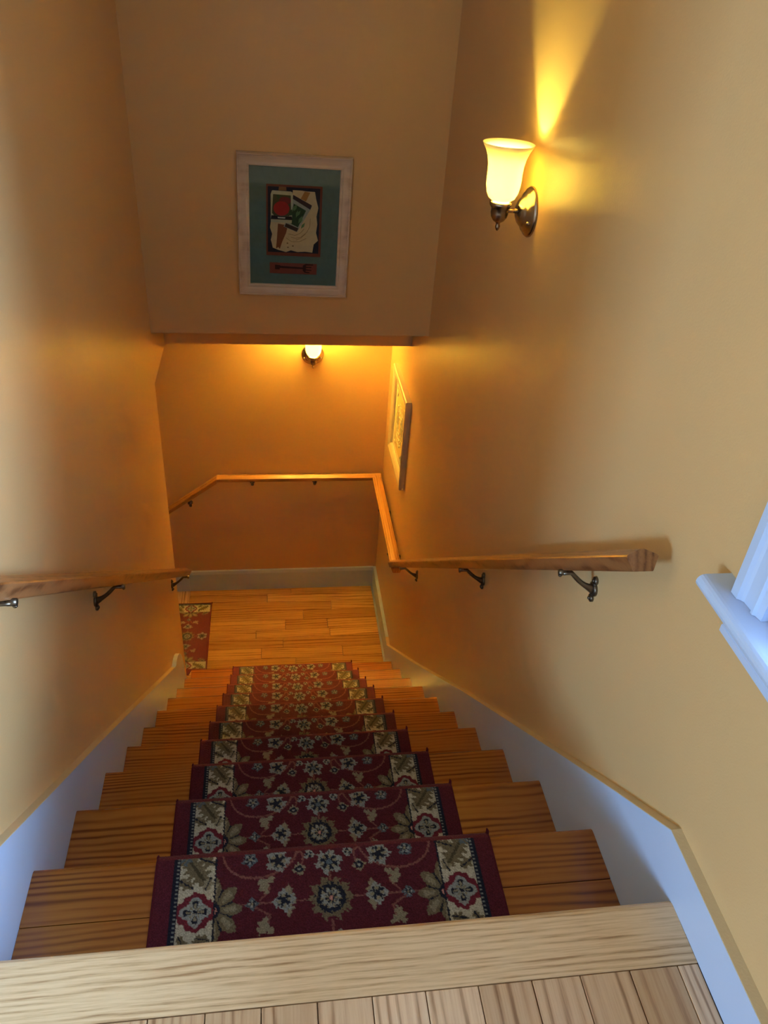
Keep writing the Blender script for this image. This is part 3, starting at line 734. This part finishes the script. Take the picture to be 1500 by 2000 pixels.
flat(bm, [(-0.0683, -0.1361), (-0.0489, -0.1371), (-0.0489, -0.1396), (0.0361, -0.1425), (0.037, -0.1486), (-0.0506, -0.1476), (-0.0516, -0.1534), (-0.0682, -0.153)], .0082, .0008)
flat(bm, [(0.0342, -0.136), (0.0447, -0.1291), (0.0732, -0.13), (0.0733, -0.1336), (0.0466, -0.1344), (0.046, -0.1391), (0.0664, -0.1394), (0.0665, -0.1434), (0.0461, -0.1435), (0.0463, -0.1493), (0.0667, -0.1502), (0.0668, -0.1539), (0.0457, -0.1537), (0.0458, -0.158), (0.0598, -0.1596), (0.0599, -0.1633), (0.042, -0.1618), (0.0346, -0.1541)], .0082, .0008)
obj('garden_fork', bm, A('dark_fork_ink', (.045, .012, .01)), fk)
bm = NB(); box(bm, -.161, .161, -.0135, -.0125, -.210, .207); obj('pane', bm, m_glass, p1)

# small picture on the right wall over the landing: local frame turned so -y faces -x
p2 = thing('framed_picture', 'narrow cream framed print on right wall above the landing rail', 'picture', (XW - .0005, 2.775, -.688)); p2.rotation_euler = (0, 0, -PI / 2)
m_cream = simple('cream_frame_paint', (.62, .50, .34), .42, 0, .05)
bm = NB(); frame_piece(bm, .43, .475, .05, .025, [(0, 0), (0, .022), (.004, .026), (.018, .026), (.036, .020), (.042, .020), (.048, .014), (.048, .004)]); obj('frame', bm, m_cream, p2)
bm = NB(); box(bm, -.213, .213, -.006, -.001, -.236, .236); obj('backing', bm, A('kraft_backing_small', (.3, .2, .12)), p2)
bm = NB(); flat(bm, [(-.17, -.192), (.17, -.192), (.17, .192), (-.17, .192)], .0062); obj('mat_board', bm, A('ivory_mat', (.60, .52, .38)), p2)
bm = NB(); flat(bm, [(-.132, -.155), (.132, -.155), (.132, .155), (-.132, .155)], .0075); pr = obj('print', bm, A('ochre_print_ground', (.42, .33, .14)), p2)
bm = NB()
for rx, rz in ((.085, .1), (.06, .072), (.035, .042)):
    tube(bm, [(rx * math.cos(2 * PI * i / 24) * (1 + .12 * (i % 2)), -.0085, rz * math.sin(2 * PI * i / 24) * (1 + .12 * (i % 2))) for i in range(25)], .003, 5)
for sx in (-1, 1):
    for sz in (-1, 1): tube(bm, [(sx * .12, -.0085, sz * .14), (sx * .085, -.0085, sz * .135), (sx * .105, -.0085, sz * .11), (sx * .12, -.0085, sz * .14)], .003, 5)
obj('print_drawing', bm, A('pale_yellow_ink', (.66, .58, .36)), pr)

# ================================================================ WINDOW beside the camera
bm = NB()     # jamb lining and stops
box(bm, XW - .001, XW + WT, WY1 - .018, WY1, WZ0, WZ1); box(bm, XW - .001, XW + WT, WY0, WY0 + .018, WZ0, WZ1); box(bm, XW - .001, XW + WT, WY0, WY1, WZ1 - .018, WZ1)
w = structure(obj('window_1', bm, m_trim), 'white trimmed window on the right wall beside the top of the stairs')
def casing(pts, a, b, horizontal=False):
    """moulded flat casing: pts = (across, out) profile"""
    bm = NB()
    if not horizontal: prism(bm, [(q[1], q[0]) for q in pts], 2, a, b)
    else: prism(bm, pts, 1, a, b)
    return bm
def cas_prof(y_out, y_in):
    s = 1 if y_in > y_out else -1; wd = abs(y_in - y_out)
    f = [(0, 0), (0, .019), (.004, .022), (.018, .022), (.022, .017), (.026, .0145), (.042, .0135), (.046, .017), (.050, .017), (.053, .013), (wd, .011), (wd, 0)]
    return [(y_out + s * a, XW - b) for a, b in f]
for yo, yi in ((.1135, WY1 + .004), (WY0 - .0675, WY0 - .004)):
    bm = casing(cas_prof(yo, yi), WZ0 + .0005, WZ1 + .09); obj('casing', bm, m_trim, w)
bm = NB(); box(bm, XW - .02, XW, WY0 - .068, .1135, WZ1 + .0905, WZ1 + .17, .004); obj('casing', bm, m_trim, w)
# stool with horns and a rounded front edge
bm = NB(); zt_, zb_ = WZ0, WZ0 - .022; r = .011; xf = .493
prof = [(XW + .0, zt_), (xf + r, zt_)] + [(xf + r - r * math.sin(PI * i / 8), zt_ - r + r * math.cos(PI * i / 8)) for i in range(1, 8)] + [(xf + r, zb_), (XW, zb_)]
prism(bm, prof, 1, WY0 - .13, .149)
box(bm, XW, XW + .10, WY0 + .0, WY1 - .0, zb_ + .001, zt_)
o = obj('sill', bm, m_trim, w)
bm = NB()   # apron with ogee profile and a return
ap = [(XW, zb_ - .0002), (XW - .034, zb_ - .0002), (XW - .034, zb_ - .004), (XW - .024, zb_ - .010), (XW - .018, zb_ - .022), (XW - .015, zb_ - .030), (XW - .019, zb_ - .034), (XW - .019, zb_ - .044), (XW - .014, zb_ - .050), (XW, zb_ - .052)]
prism(bm, ap, 1, WY0 - .06, .106); obj('apron', bm, m_trim, w)
# sashes
sx0, sx1 = XW + .055, XW + .09
def sash(z0, z1, x0, x1):
    bm = NB(); a, b = WY0 + .018, WY1 - .018; q = .045
    box(bm, x0, x1, a, a + q, z0, z1, .002); box(bm, x0, x1, b - q, b, z0, z1, .002); box(bm, x0, x1, a + q, b - q, z0, z0 + q, .002); box(bm, x0, x1, a + q, b - q, z1 - q, z1, .002)
    s = obj('sash', bm, m_trim, w)
    bm = NB(); box(bm, (x0 + x1) / 2 - .002, (x0 + x1) / 2 + .002, a + q, b - q, z0 + q, z1 - q); obj('pane', bm, m_glass, s)
sash(WZ0 + .001, 1.09, sx0, sx1); sash(1.06, WZ1 - .018, sx1 + .002, sx1 + .036)
bm = NB(); box(bm, XW + .04, XW + .054, WY1 - .030, WY1 - .018, WZ0, WZ1 - .018, .002); box(bm, XW + .04, XW + .054, WY0 + .018, WY0 + .030, WZ0, WZ1 - .018, .002); obj('stop_bead', bm, m_trim, w)
